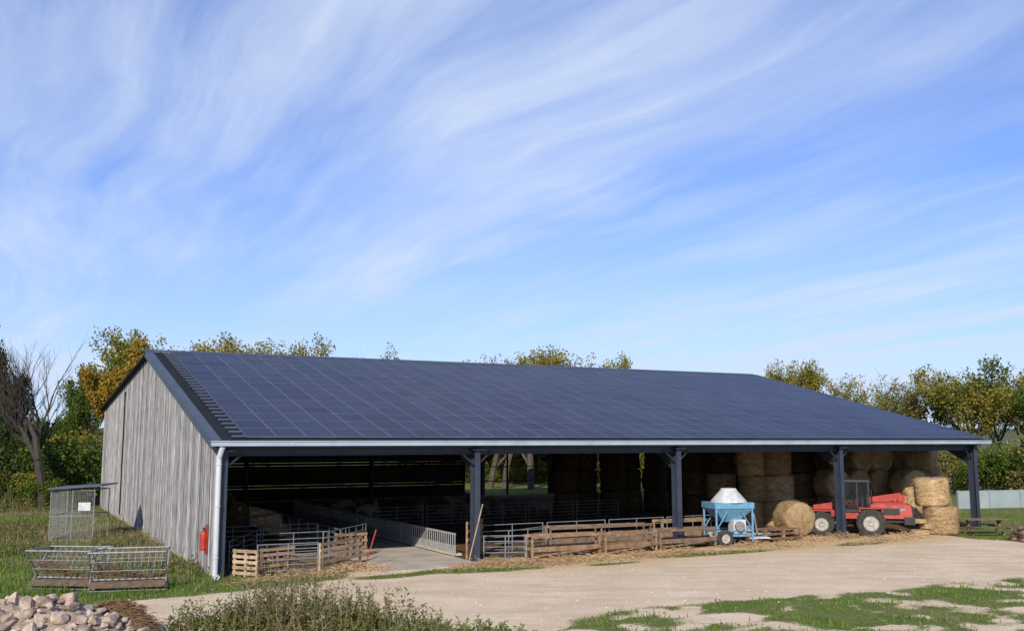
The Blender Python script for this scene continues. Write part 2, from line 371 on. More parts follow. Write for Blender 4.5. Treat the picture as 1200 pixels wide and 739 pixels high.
sa,za=onT(543,590,D2); sb,zb=onT(642,531,D2)
za=.25; zb=max(zb,3.4)
bw=MB(); z=.03; j=0
while z<ZE2-.3:
    hgt=.22; gap=.035 if j%7==4 else .002; z1=min(z+hgt,ZE2-.25)
    segs=[(0,L)] if (z1<za or z>zb) else [(0,sa),(sb,L)]
    for x0,x1 in segs:
        x=x0
        while x<x1-.01:
            xe=min(x+4.6,x1); bw.box(((x+xe)/2,D2-.02+R.uniform(-.004,.004),(z+z1)/2),(xe-x-.004,.03,z1-z-gap),0); x=xe
    z=z1; j+=1
bw.box(((sa+sb)/2,D2-.06,zb-.1),(sb-sa,.06,.12),0)
for q in (sa,(sa+sb)/2,sb): bw.box((q,D2-.09,(zb+za)/2),(.14,.08,zb-za+.4),0)
for z in (1.1,2.2): bw.box(((sa+sb)/2,D2-.13,z),(sb-sa,.03,.07),0)
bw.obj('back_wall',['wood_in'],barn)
fl=MB(); fl.box((L/2,D2/2-.1,.008),(L-.1,D2+.0,.03),0)
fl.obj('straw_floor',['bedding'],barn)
cf=MB(); sA=BAY-3.9; sBv=BAY-.35
cf.add([(sA,-1.5,.03),(sBv+.1,-1.1,.03),(sBv,D2-1,.03),(sA,D2-1,.03),(sA,-1.5,-.05),(sBv+.1,-1.1,-.05)],[(0,1,2,3),(4,5,1,0)])
cf.obj('concrete_aisle',['concrete'],barn)
# ------------------------------------------------ interior fences
def hurdle(name,p0,p1,h=.95,bars=6,mat='galv',r=.016,z0=.12,vert=0,uprights=3):
    p0=Vector(p0);p1=Vector(p1); d=p1-p0; ln=d.length; rz=math.atan2(d.y,d.x); b=MB()
    for i in range(bars): 
        z=z0+(h-z0)*i/(bars-1); b.cyl((0,0,z),(ln,0,z),r,n=6)
    for i in range(uprights): b.cyl((ln*i/(uprights-1),0,0),(ln*i/(uprights-1),0,h+.02),r*1.15,n=6)
    for i in range(vert): b.cyl((ln*(i+.5)/vert,0,z0),(ln*(i+.5)/vert,0,h),r*.8,n=5)
    return b.obj(name,[mat],None,(p0.x,p0.y,p0.z),rz)
FZ=.024
def bz(s_,t_): return B(s_,t_,FZ)
def feedbar(s_,t0,t1):
    n=max(1,int((t1-t0)/2.5)); w=(t1-t0)/n
    for i in range(n):
        b=MB(); a=t0+i*w
        b.box((w/2,0,.22),(w-.06,.04,.34),0); b.box((w/2,0,.80),(w-.06,.04,.07),0)
        for k in range(14): b.box((.08+k*(w-.16)/13,0,.58),(.05,.02,.40),0)
        b.box((w/2,-.12,.06),(w-.1,.3,.08),1)
        q=B(s_,a,.035); b.obj('feed_barrier',['barrier','concrete'],None,(q.x,q.y,q.z),BETA+math.pi/2)
feedbar(BAY-.22,1.2,23)
for a in range(7): hurdle('metal_hurdle',bz(sA-.15,3+a*2.8),bz(sA-.15,5.7+a*2.8),1.0)
for a in range(5):
    hurdle('metal_hurdle',bz(BAY+.8+a*2.9,13.2),bz(BAY+3.5+a*2.9,13.2),1.0)
for a in range(4):
    hurdle('metal_hurdle',bz(BAY+1.0+a*2.9,1.6),bz(BAY+3.7+a*2.9,1.6+.0),1.05,bars=5)
for a in range(2):
    hurdle('metal_hurdle',bz(.7+a*2.2,6),bz(2.8+a*2.2,6),1.0)
# ------------------------------------------------ front sheep pen
def picket(name,p0,p1,h=.95,rails=4,posts=3,mat='wood_pale',bw_=.1,leg=.08,lean=0):
    p0=Vector(p0);p1=Vector(p1); d=p1-p0; ln=d.length; rz=math.atan2(d.y,d.x); b=MB()
    for i in range(rails):
        z=.12+(h-.17)*i/(rails-1); b.box((ln/2,R.uniform(-.005,.005),z),(ln,.022,bw_),0,ry=R.uniform(-.01,.01))
    for i in range(posts): b.box((.05+(ln-.1)*i/(posts-1),.045,h/2),(leg,.06,h),0)
    return b.obj(name,[mat],None,(p0.x,p0.y,p0.z),rz)
g=lambda x,y:G(x,y,.0)
picket('pallet_fence',g(272,675),g(301,677),.85,5,3)
hurdle('metal_hurdle',g(301,674),g(372,670),.95,6)
picket('pallet_fence',g(375,671),g(424,660),.95,5,4)
hurdle('metal_hurdle',g(268,668),g(300,652),.95,5)
hurdle('metal_hurdle',g(300,660),g(385,655),1.0,5)
picket('wood_gate',g(332,672),g(376,668),.6,3,2,'wood_old')
hurdle('metal_hurdle',g(378,664),g(428,650),1.15,6,vert=6)
picket('pallet_fence',g(392,655),g(430,652),.9,4,3,'wood')
picket('pallet_fence',g(305,668),g(345,664),.7,4,3,'wood')
picket('wood_gate',g(548,656),g(566,650),1.35,5,3,'wood')
hurdle('metal_hurdle',g(567,658),g(617,657),.9,5)
hurdle('metal_hurdle',g(596,655),g(640,647),1.0,5)
b=MB(); b.cyl((0,0,.03),(.35,0,1.25),.025,n=6); b.obj('red_pole',['red'],None,g(428,664),0)
b=MB(); b.cyl((0,0,.03),(.5,.1,2.1),.022,n=6); b.obj('wooden_stick',['wood_pale'],None,g(548,664),0)
def trough(p0,p1,h=.75,mat='wood'):
    p0=Vector(p0);p1=Vector(p1); d=p1-p0; ln=d.length; rz=math.atan2(d.y,d.x); b=MB()
    n=max(2,int(ln/1.6)+1)
    for sg in(-1,1):
        b.box((ln/2,sg*.28,h*.42),(ln,.025,.17),0); b.box((ln/2,sg*.30,h*.95),(ln,.03,.10),0,ry=sg*.004)
        for i in range(n):
            x=.06+(ln-.12)*i/(n-1); b.box((x,sg*.26,h/2),(.07,.05,h),0)
    b.box((ln/2,0,h*.34),(ln,.55,.02),0)
    for i in range(n): b.box((.06+(ln-.12)*i/(n-1),0,h*.27),(.07,.55,.05),0)
    for i in range(n-1):
        x=.06+(ln-.12)*i/(n-1)
        if i%2==0: b.beam((x,-.32,.12),(x+ln/(n-1),-.32,h*.4),.02,.06)
    return b.obj('wooden_sheep_trough',[mat],None,p0,rz)
trough(g(618,655),g(700,650),.85); trough(g(703,651),g(765,645),.8,'wood')
trough(g(640,646),g(760,640),.95,'wood_old'); trough(g(768,644),g(835,640),.8,'wood_old')
trough(g(770,638),g(830,634),1.0)
# ------------------------------------------------ bales
def bale_mesh(mat):
    n=36; prof=[(.0,0),(.35,.0),(.66,.0),(.73,.05),(.755,.15),(.76,.4),(.75,.62),(.76,.85),(.755,1.1),(.73,1.2),(.66,1.25),(.35,1.25),(0,1.25)]
    b=MB(); b.lathe(prof,(0,0,0),'Z',n)
    b.v=[(x*(1+.08*mnoise.noise(Vector((x*2.5,y*2.5,z*2.5)))),y*(1+.08*mnoise.noise(Vector((x*2.5+9,y*2.5,z*2.5)))),z+.05*mnoise.noise(Vector((x*4,y*4,z+5)))) for x,y,z in b.v]
    for i in range(700):
        a=R.uniform(0,6.28); z=R.uniform(.03,1.22); p=Vector((.75*math.cos(a),.75*math.sin(a),z)); 
        dd=Vector((R.gauss(0,1),R.gauss(0,1),R.gauss(0,.6))).normalized()*R.uniform(.05,.17); q=p+dd+Vector((math.cos(a),math.sin(a),0))*.04
        w=dd.cross(Vector((math.cos(a),math.sin(a),0))).normalized()*.009
        b.add([p-w,p+w,q],[(0,1,2)])
    o=b.obj('round_bale',[mat],None); 
    for pl in o.data.polygons: pl.use_smooth=len(pl.vertices)==4
    me=o.data; bpy.data.objects.remove(o); return me
BM=bale_mesh('straw'); BSHADE=bale_mesh('straw_shaded')
def bale(s_,t_,z=FZ,lying=False,rz=None,shaded=False):  # flag picks the straw coloured darker for bales in shade
    q=B(s_+R.uniform(-.08,.08),t_+R.uniform(-.12,.12),z); me=BSHADE if shaded else BM
    if lying:
        o=inst('round_bale',me,q+Vector((0,0,.75)),rot=(math.pi/2,0,BETA+(rz or 0)+R.uniform(-.12,.12)))
    else: o=inst('round_bale',me,q,rot=(R.uniform(-.05,.05),R.uniform(-.05,.05),R.uniform(0,6.28)))
    return o
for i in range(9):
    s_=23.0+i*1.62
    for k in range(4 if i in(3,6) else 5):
        bale(s_,17+(.5 if i%2 else 0),FZ+k*1.25,shaded=True)
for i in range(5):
    for k in range(4): bale(27.6+i*1.62,11+(.3 if i%2 else 0),FZ+k*1.25,shaded=True)
bale(3.6,15,FZ,shaded=True); bale(5,24,FZ,shaded=True)
for (px,py,n,o_) in [(858,612,4,0),(892,618,4,0),(923,619,4,0)]:
    s_,t_=toB(G(px,py))
    for k in range(n): bale(s_,t_+.6,FZ+k*1.25,shaded=(k>1 and px<870))
s_,t_=toB(G(922,626)); bale(s_,t_+.1,FZ,True,-.3)
for (px,py,n) in [(957,612,3),(985,612,4)]:
    s_,t_=toB(G(px,py))
    for k in range(n): bale(s_,t_+1,FZ+k*1.25,shaded=(k>1))
for lvl,(cnt,off) in enumerate([(4,0),(4,.2),(4,.4)]):
    for i in range(cnt): bale(31.3+off+i*1.55,5.2+.15*lvl,FZ+lvl*1.28,True,shaded=(lvl==2 and i==0))
for lvl in range(3): bale(36.2-.1*lvl,3.0+lvl*.4,FZ+lvl*1.28,True,.5)
bale(34.6,3.4,FZ,True,.2); bale(35.3,3.5,FZ+1.26,True,-.2)
s_,t_=toB(G(1104,627)); bale(s_+.55,t_+.6,FZ); bale(s_+.45,t_+.65,FZ+1.25)
b=MB()
for i in range(9):
    b.box((R.uniform(0,1.6),R.uniform(-.2,.2),.13+.24*(i//4)),(R.uniform(.6,.9),.45,.22),0,rz=R.uniform(-.3,.3),ry=R.uniform(-.08,.08))
b.obj('straw_slabs',['straw'],None,g(1072,627),BETA,bevel=.05)
b=MB()
for i in range(900):
    x=R.gauss(0,.9);y=R.gauss(0,.35);z=abs(R.gauss(0,.12))*max(0,1-abs(x)/2)
    a=R.uniform(0,3.14); l=.15; b.add([(x,y,z),(x+.01,y+.01,z+.02),(x+l*math.cos(a),y+l*math.sin(a),z+R.uniform(0,.05))],[(0,1,2)])
me_ls=b.obj('loose_straw',['straw'],None,g(945,634),BETA)
for (x,y) in [(1060,630),(620,661),(700,656),(340,678),(410,668),(985,630),(800,648),(880,640),(660,658),(745,652),(915,641),(1030,634),(575,662)]:
    inst('loose_straw',me_ls.data,g(x,y),BETA+R.uniform(-.3,.3))
# ------------------------------------------------ sheep
def skin_mesh(name,nodes,edges,mat):
    me=bpy.data.meshes.new(name); me.from_pydata([n[:3] for n in nodes],[],[])
    me.edges.add(len(edges)); me.edges.foreach_set('vertices',[i for e in edges for i in e]); me.update()
    o=bpy.data.objects.new(name,me); bpy.context.scene.collection.objects.link(o)
    sk=o.modifiers.new('s','SKIN'); 
    for i,n in enumerate(nodes):
        me.skin_vertices[0].data[i].radius=(n[3],n[4] if len(n)>4 else n[3]); me.skin_vertices[0].data[i].use_root=(i==0)
    sb_=o.modifiers.new('ss','SUBSURF'); sb_.levels=2; sb_.render_levels=2
    dg=bpy.context.evaluated_depsgraph_get(); out=bpy.data.meshes.new_from_object(o.evaluated_get(dg)); out.materials.clear(); out.materials.append(M[mat])
    out.polygons.foreach_set('use_smooth',[True]*len(out.polygons))
    bpy.data.objects.remove(o); return out
def sheep(lying=False,graze=False):
    dz=-.34 if lying else 0
    n=[(-.40,0,.66+dz,.21,.22),(-.1,0,.64+dz,.25,.26),(.22,0,.64+dz,.23,.25),(.42,0,.72+dz,.15,.17),(.56,0,.84+dz,.09,.1),(.68,0,.90+dz,.075,.08),(.84,0,.80+dz,.045,.05),(-.62,0,.60+dz,.05)]
    e=[(0,1),(1,2),(2,3),(3,4),(4,5),(5,6),(0,7)]
    if graze: n[4]=(.62,0,.60,.09,.1);n[5]=(.72,0,.42,.075,.08);n[6]=(.8,0,.25,.045)
    for sg in(-1,1):
        k=len(n)
        if lying:
            n+=[(-.36,sg*.16,.2,.1),(-.12,sg*.22,.12,.05),(-.30,sg*.22,.05,.03)]; e+=[(0,k),(k,k+1),(k+1,k+2)]
            k=len(n); n+=[(.3,sg*.14,.15,.07),(.5,sg*.12,.06,.035),(.36,sg*.12,.04,.03)]; e+=[(2,k),(k,k+1),(k+1,k+2)]
        else:
            n+=[(-.42,sg*.13,.48,.1),(-.33,sg*.13,.37,.065),(-.49,sg*.13,.24,.04),(-.45,sg*.13,.03,.03)]; e+=[(0,k),(k,k+1),(k+1,k+2),(k+2,k+3)]
            k=len(n); n+=[(.28,sg*.12,.42,.075),(.29,sg*.12,.22,.038),(.29,sg*.12,.03,.03)]; e+=[(2,k),(k,k+1),(k+1,k+2)]
        k=len(n); h=n[5]; n+=[(h[0]-.04,sg*.15,h[2]+.0,.025,.04)]; e+=[(5,k)]
    return skin_mesh('sheep_body',n,e,'wool')
SH=[sheep(),sheep(True),sheep(False,True)]
for i in range(26):
    if i<21: s_,t_=R.uniform(BAY+1,BAY*2+3),R.uniform(15,24)
    else: s_,t_=R.uniform(.8,sA-.7),R.uniform(14,22)
    inst('sheep',SH[i%3],B(s_,t_,FZ),R.uniform(0,6.28),(1.05,)*3)
# ------------------------------------------------ blue seed machine
def wheel(b,c,r,w,axis='Y',mt=0,mr=1):
    c=Vector(c); h=w/2
    b.lathe([(r*.55,-h*.8),(r*.9,-h),(r,-h*.7),(r,h*.7),(r*.9,h),(r*.55,h*.8)],c,axis,24,mt)
    b.lathe([(0,-h*.35),(r*.2,-h*.6),(r*.25,-h*.3),(r*.5,-h*.3),(r*.57,-h*.85)],c,axis,24,mr)
    b.lathe([(r*.57,h*.85),(r*.5,h*.3),(r*.25,h*.3),(r*.2,h*.6),(0,h*.35)],c,axis,24,mr)
    for i in range(22):
        a=2*math.pi*i/22; d=Vector((math.cos(a),0,math.sin(a))) if axis=='Y' else Vector((0,math.cos(a),math.sin(a)))
        ax=Vector((0,1,0)) if axis=='Y' else Vector((1,0,0)); tn=d.cross(ax)
        b.beam(c+d*r*1.0-ax*h*.8*(1 if i%2 else 0),c+d*r*1.0+ax*h*.8*(0 if i%2 else 1)+tn*r*.1,.05 if r>.5 else .03,.04 if r>.5 else .02,mt)
b=MB() # blue0 white1 rubber2 rim3 galv4
b.box((0,0,1.62),(1.75,1.3,.24),0); 
b.add([(-.85,-.62,1.5),(.85,-.62,1.5),(.85,.62,1.5),(-.85,.62,1.5),(-.35,-.25,.95),(.35,-.25,.95),(.35,.25,.95),(-.35,.25,.95)],[(0,1,5,4),(1,2,6,5),(2,3,7,6),(3,0,4,7),(4,5,6,7)],0)
for x in(-.8,.8):
    for y in(-.58,.58): b.box((x,y,.9),(.07,.07,1.5),0)
for y in(-.58,.58): b.box((0,y,.62),(1.6,.06,.07),0); b.beam((-.8,y,.65),(-.3,y,1.4),.04,.04,0); b.beam((.8,y,.65),(.3,y,1.4),.04,.04,0)
for x in(-.8,.8): b.box((x,0,.62),(.06,1.2,.07),0)
b.lathe([(.74,1.74),(.72,1.80),(.36,2.2),(.30,2.30),(.0,2.32)],(.05,0,0),'Z',24,1)
b.box((.25,-.3,.78),(.55,.5,.55),1); b.cyl((.2,-.58,.8),(.2,-.72,.8),.2,n=16,mi=4); b.box((.62,-.2,.6),(.35,.6,.4),4)
wheel(b,(-.5,-.72,.34),.34,.18,'Y',2,3); wheel(b,(-.5,.72,.34),.34,.18,'Y',2,3)
b.box((.6,0,.42),(2.6,.1,.1),4); b.box((0,-.45,.42),(1.6,.08,.1),0); b.cyl((1.75,0,.45),(1.75,0,0),.03,mi=4)
b.cyl((1.2,-.2,.45),(1.0,-.3,1.3),.04,mi=4); b.box((1.15,-.3,.3),(.9,.5,.06),1)
b.obj('grain_mill_trailer',['blue','white','rubber','rim','galv'],None,g(854,638),BETA*.5,bevel=.01)
b=MB()
for z in(.12,.30,.48):
    for i in range(9): b.box((-.98+i*.245,0,z+.07),(.2,1.15,.025),0,rz=R.uniform(-.02,.02))
    for y in(-.5,0,.5):
        for x in(-.98,0,.98): b.box((x,y,z),(.14,.1,.11),0)
    for y in(-.5,0,.5): b.box((0,y,z-.065),(2.15,.1,.022),0)
b.obj('wooden_pallet_stack',['wood'],None,g(912,636)+Vector((0,.5,0)),BETA)
# ------------------------------------------------ telehandler (facing left)
b=MB() # 0 red 1 black 2 glass 3 rubber 4 rim 5 galv
b.box((.1,0,.78),(3.9,.9,.32),1)
b.box((1.35,0,1.12),(1.75,1.3,.62),0,taper=.92,tx=.97); b.box((1.3,0,1.46),(1.5,1.05,.10),0,taper=.85)
b.box((2.26,0,1.08),(.06,1.1,.55),1)
for i in range(6): b.box((2.30,0,.88+i*.08),(.03,.95,.03),0)
b.box((1.3,-.66,1.12),(.8,.03,.28),1); b.box((2.1,0,.72),(.45,1.35,.35),1)
b.box((1.75,-.64,1.2),(.35,.03,.12),5)
b.box((-.1,-.45,.98),(1.2,.85,.35),0)
b.box((-1.5,0,1.0),(1.1,1.2,.28),0); b.box((-2.1,0,.85),(.3,1.0,.5),0)
cx0,cx1,cy0,cy1,cz0,cz1=-.75,.42,-.92,.15,1.12,2.42
for x,dx in((cx0,.12),(cx1,-.05)):
    for y in(cy0,cy1): b.beam((x,y,cz0),(x+dx,y,cz1),.07,.07,1)
b.beam((-.1,cy0,cz0),(-.1,cy0,cz1),.06,.06,1)
b.box(((cx0+cx1)/2+.03,(cy0+cy1)/2,cz1+.04),(1.22,1.18,.1),1,taper=.9)
b.box(((cx0+cx1)/2,cy0-.0,cz0+.02),(1.2,.06,.1),1); b.box(((cx0+cx1)/2,cy1,cz0+.02),(1.2,.06,.1),1)
b.add([(cx0+.03,cy0+.03,cz0),(cx1-.03,cy0+.03,cz0),(cx1-.08,cy0+.03,cz1),(cx0+.14,cy0+.03,cz1)],[(0,1,2,3)],2)
b.add([(cx0+.03,cy1-.03,cz0),(cx1-.03,cy1-.03,cz0),(cx1-.08,cy1-.03,cz1),(cx0+.14,cy1-.03,cz1)],[(0,1,2,3)],2)
b.add([(cx0+.01,cy0+.03,cz0),(cx0+.01,cy1-.03,cz0),(cx0+.12,cy1-.03,cz1),(cx0+.12,cy0+.03,cz1)],[(0,1,2,3)],2)
b.add([(cx1-.01,cy0+.03,cz0),(cx1-.01,cy1-.03,cz0),(cx1-.06,cy1-.03,cz1),(cx1-.06,cy0+.03,cz1)],[(0,1,2,3)],2)
b.box((-.05,-.4,1.25),(.4,.45,.12),1); b.box((.15,-.4,1.5),(.12,.42,.5),1); b.cyl((-.55,-.4,1.1),(-.4,-.4,1.5),.02,mi=1); b.cyl((-.42,-.4,1.5),(-.38,-.4,1.52),.18,n=14,mi=1)
b.beam((1.9,.42,1.75),(-1.9,.42,1.15),.28,.3,0); b.beam((-1.7,.42,1.2),(-2.5,.42,.75),.2,.22,1)
b.beam((.4,.42,1.0),(-.9,.42,1.25),.1,.1,5); b.box((1.9,.42,1.5),(.3,.4,.6),0)
b.box((-2.6,.0,.6),(.08,1.2,.6),1)
for y in(-.4,.4): b.box((-3.1,y,.18),(1.0,.1,.05),1)
b.cyl((.55,-.5,1.45),(.55,-.5,2.05),.035,mi=1)
for y in(-.86,.86):
    wheel(b,(-1.65,y,.55),.55,.36,'Y',3,4); wheel(b,(.45,y,.62),.62,.40,'Y',3,4)
    b.box((.45,y,1.27),(1.0,.42,.05),0); b.box((-1.65,y,1.14),(.9,.4,.05),0)
    b.box((-.02,y,1.2),(.06,.42,.18),0); b.box((.92,y,1.2),(.06,.42,.18),0)
b.cyl((-1.65,-.8,.55),(-1.65,.8,.55),.1,mi=1); b.cyl((.45,-.8,.62),(.45,.8,.62),.1,mi=1)
b.cyl((-.8,-.98,1.9),(-.8,-1.15,1.9),.015,mi=1); b.box((-.8,-1.17,1.85),(.05,.14,.26),1)
b.obj('telehandler',['red','black','glass','rubber','rim','galv'],None,g(1015,629)+Vector((0,.9,0)),math.radians(-14),bevel=.015)
# ------------------------------------------------ fire extinguisher on gable
q=B(-.26,1.0,0); e=empty('fire_extinguisher',q,BETA)
b=MB(); b.lathe([(0,0),(.10,.0),(.115,.04),(.115,.5),(.09,.58),(.04,.62),(.04,.66),(0,.66)],(0,0,.75),'Z',16,0); b.box((0,0,1.44),(.05,.12,.06),1); b.cyl((0,.05,1.42),(-.02,.13,1.0),.014,mi=1); b.box((.09,0,1.1),(.03,.3,.9),0)
b.obj('cylinder_body',['red','black'],e)
# ------------------------------------------------ wire cage kennel
q=g(57,634); q2=g(106,634); W=(q2-q).length
k_=MB(); dpt=2.2; hh=2.15
for x in(0,W/2,W):
    for y in(0,dpt): k_.cyl((x,y,0),(x,y,hh),.025,n=6)
for z in(.03,1.05,hh-.02):
    k_.cyl((0,0,z),(W,0,z),.02,n=6); k_.cyl((0,dpt,z),(W,dpt,z),.02,n=6); k_.cyl((0,0,z),(0,dpt,z),.02,n=6); k_.cyl((W,0,z),(W,dpt,z),.02,n=6)
n=int(W/.07)
for i in range(n): k_.box((i*W/n,0,hh/2),(.006,.006,hh),0); k_.box((i*W/n,dpt,hh/2),(.006,.006,hh),0)
for i in range(int(dpt/.07)): k_.box((0,i*.07,hh/2),(.006,.006,hh),0)
for i in range(30): k_.box((W/2,0,i*hh/30),(W,.006,.006),0); k_.box((0,dpt/2,i*hh/30),(.006,dpt,.006),0)
k_.box((W/2+.1,dpt/2,hh+.12),(W+.4,dpt+.4,.06),1,ry=-.06); k_.box((W*.78,-.03,1.45),(.5,.02,.35),2)
k_.obj('wire_kennel',['galv','verge','white'],None,q,.12)
# ------------------------------------------------ hay feeders
def hayfeeder(p0,rz,ln=2.0):
    b=MB(); w=.62; top=1.12; bot=.30
    for sg in(-1,1):
        b.cyl((0,sg*w,top),(ln,sg*w,top),.026,n=8); 
        nb_=11
        for i in range(nb_+1): b.cyl((ln*i/nb_,sg*w,top),(ln*i/nb_,sg*.05,bot),.010,n=5)
        for u in(.33,.66): b.cyl((0,sg*(w*u+.05*(1-u)),bot+(top-bot)*u),(ln,sg*(w*u+.05*(1-u)),bot+(top-bot)*u),.010,n=5)
    b.cyl((0,0,bot),(ln,0,bot),.028,n=8)
    for x in(0,ln):
        b.cyl((x,-w,top),(x,w,top),.026,n=8); b.cyl((x,-w,top),(x,w*.6,0),.024,n=8); b.cyl((x,w,top),(x,-w*.6,0),.024,n=8)
    for sg in(-1,1):
        b.cyl((0,sg*w*.6,.03),(ln,sg*w*.6,.03),.02,n=6)
    b.box((ln/2,-.30,.20),(ln,.38,.02),1,rx=.35); b.box((ln/2,.30,.20),(ln,.38,.02),1,rx=-.35)
    for i in range(1100):
        x=R.uniform(.06,ln-.06); z=bot+.46*R.random()**.6*(.6+.4*math.sin(x*2.4+1)); y=R.uniform(-1,1)*(z-bot)*.65; a=R.uniform(0,6.28); l=R.uniform(.1,.3)
        b.add([(x,y,z),(x+.012,y+.012,z+.014),(x+l*math.cos(a),y+.3*l*math.sin(a),z+R.uniform(-.08,.08))],[(0,1,2)],2)
    return b.obj('hay_feeder',['galv','wood_old','brownstraw'],None,p0,rz)
hayfeeder(g(42,688),-.10); hayfeeder(g(106,692),.24,2.05)
# ------------------------------------------------ far right items
b=MB()
for i in range(4): b.box((.9,-.3+i*.17,.72),(2.0,.15,.04),0)
for x in(.15,1.65):
    b.beam((x,-.35,.0),(x,.15,.7),.08,.06); b.beam((x,.35,.0),(x,-.15,.7),.08,.06)
b.box((.9,-.75,.42),(2.0,.22,.04),0); b.box((.9,.75,.42),(2.0,.22,.04),0); b.box((.15,0,.38),(.07,1.6,.07),0); b.box((1.65,0,.38),(.07,1.6,.07),0)
b.obj('picnic_table',['wood_old'],None,g(1132,627),.15)
b=MB()
for i in range(18): b.cyl((R.uniform(-.1,.2),(i%5)*.18-.4,.09+.16*(i//5)),(R.uniform(1.5,2.1),(i%5)*.18-.4,.09+.16*(i//5)),.08,n=8)
b.obj('timber_pile',['wood_old'],None,g(1190,634),.2)
wl=MB(); p0=atD(1122,590,62); p1=atD(1330,590,66); p0.z=p1.z=0
ln=(p1-p0).length
wl.box((ln/2,0,.55),(ln,.12,1.1),0)
for i in range(int(ln/2.4)+1): wl.box((i*2.4,-.1,.58),(.07,.08,1.16),0)
wl.obj('tarp_fence',['greenwall'],None,p0,math.atan2(p1.y-p0.y,p1.x-p0.x))
# ------------------------------------------------ rubble pile + rotten straw
def rocks(name,cx,cy,rx,ry,hh_,n,smin,smax):
    b=MB(); 
    for i in range(n):
        a=R.uniform(0,6.28); r=math.sqrt(R.random()); x=r*math.cos(a)*rx; y=r*math.sin(a)*ry; z=hh_*(1-r*r)*R.uniform(.75,1)
        sz=smin+(smax-smin)*R.random()**2.2; bm=bmesh.new(); bmesh.ops.create_icosphere(bm,subdivisions=2,radius=1)
        o=Vector((R.uniform(0,99),)*3); sc=Vector((R.uniform(.7,1.3),R.uniform(.7,1.2),R.uniform(.5,.9)))*sz; rot=Matrix.Rotation(R.uniform(0,6),3,'Z')@Matrix.Rotation(R.uniform(-.6,.6),3,'X')
        cut=[(Vector((R.gauss(0,1),R.gauss(0,1),R.gauss(0,1))).normalized(),R.uniform(.45,.8)) for _ in range(6)]
        vs=[]
        for v in bm.verts:
            c=v.co*(1+.3*mnoise.noise(v.co*1.1+o))
            for nn,dd in cut:
                q_=c.dot(nn)
                if q_>dd: c=c-nn*(q_-dd)
            vs.append(rot@Vector((c.x*sc.x,c.y*sc.y,c.z*sc.z))+Vector((x,y,z)))
        b.add(vs,[[v.index for v in f_.verts] for f_ in bm.faces]); bm.free()
    vs=[(0,0,hh_*.85)]; 
    for k in range(1,5):
        for j in range(20):
            aa=j*math.pi/10; r=k/4; vs.append((rx*r*math.cos(aa),ry*r*math.sin(aa),hh_*(1-r*r)*.85-.02))
    fs=[(0,1+j,1+(j+1)%20) for j in range(20)]
    for k in range(3):
        for j in range(20): fs.append((1+k*20+j,1+(k+1)*20+j,1+(k+1)*20+(j+1)%20,1+k*20+(j+1)%20))
    b.add(vs,fs)
    return b.obj(name,['stone'],None,(cx,cy,0))
q=g(30,750); rocks('rubble_pile',q.x,q.y,2.6,1.6,.95,560,.03,.24)
q=g(245,738); rocks('rubble_pile',q.x,q.y,.9,.5,.18,110,.03,.14)
b=MB(); 
for i in range(1900):
    a=R.uniform(0,6.28); r=R.random()**.6; x=r*math.cos(a)*.95; y=r*math.sin(a)*.6; z=.65*(1-r*r)
    a2=a+1.57+R.gauss(0,.5); l=R.uniform(.15,.4); p0_=Vector((x,y,z)); p1_=p0_+Vector((math.cos(a2)*l,math.sin(a2)*l*.6,R.uniform(-.06,.08)))
    pm=(p0_+p1_)/2+Vector((0,0,.04)); b.add([p0_,p0_+Vector((.012,.0,.014)),pm+Vector((0,0,.016)),pm,p1_],[(0,1,2,3),(3,2,4)])
b.lathe([(.93,0),(.7,.3),(.4,.52),(0,.63)],(0,0,-.04),'Z',20); 
b.obj('rotten_straw_heap',['brownstraw'],None,g(137,742))
# ------------------------------------------------ gravel
b=MB()
gp=np.column_stack([NR.uniform(-22,34,20000),19+34*NR.random(20000)**1.3])
sdv=sdist(gp,YARD); gp=gp[(sdv>-1.0)]
for x,y in gp[:8000]:
    r=.008+.03*R.random()**4; a=R.uniform(0,3)
    c,s_=math.cos(a)*r,math.sin(a)*r
    b.add([(x+c,y+s_,0),(x-s_*1.3,y+c*1.3,0),(x-c,y-s_,0),(x+s_,y-c,0),(x+R.uniform(-.3,.3)*r,y,r*R.uniform(.4,.7))],[(0,1,4),(1,2,4),(2,3,4),(3,0,4)])
b.obj('gravel',['pebble'])
# ------------------------------------------------ grass blades
def blades(name,pts,hs,mat,lean=.5,w=.02):
    n=len(pts); a=NR.uniform(0,6.28,n); l=NR.uniform(0,lean,n)*hs; ww=w*(.6+NR.random(n)*.8)
    ca,sa_=np.cos(a),np.sin(a); b2=NR.uniform(0,6.28,n)
    v=np.zeros((n,3,3)); v[:,0]=np.column_stack([pts[:,0]-ca*ww,pts[:,1]-sa_*ww,np.zeros(n)]); v[:,1]=np.column_stack([pts[:,0]+ca*ww,pts[:,1]+sa_*ww,np.zeros(n)])
    v[:,2]=np.column_stack([pts[:,0]+np.cos(b2)*l,pts[:,1]+np.sin(b2)*l,hs])
    me=bpy.data.meshes.new(name); me.from_pydata(v.reshape(-1,3).tolist(),[],np.arange(n*3).reshape(-1,3).tolist()); me.materials.append(M[mat])
    o=bpy.data.objects.new(name,me); bpy.context.scene.collection.objects.link(o); return o
N=250000
pts=np.column_stack([NR.uniform(-30,36,N),19+41*NR.random(N)**1.25])
keep=np.abs(pts[:,0])<pts[:,1]*.62+2; pts=pts[keep]
SB=(pts[:,0]-OX)*math.sin(PH)+(pts[:,1]-OY)*math.cos(PH); TB=-(pts[:,0]-OX)*math.cos(PH)+(pts[:,1]-OY)*math.sin(PH)
pts=pts[~((SB>-.1)&(SB<L+1)&(TB>-.15)&(TB<D2+.2))]
gx=np.clip(((pts[:,0]+34)/.3).astype(int),0,10000); i0=29
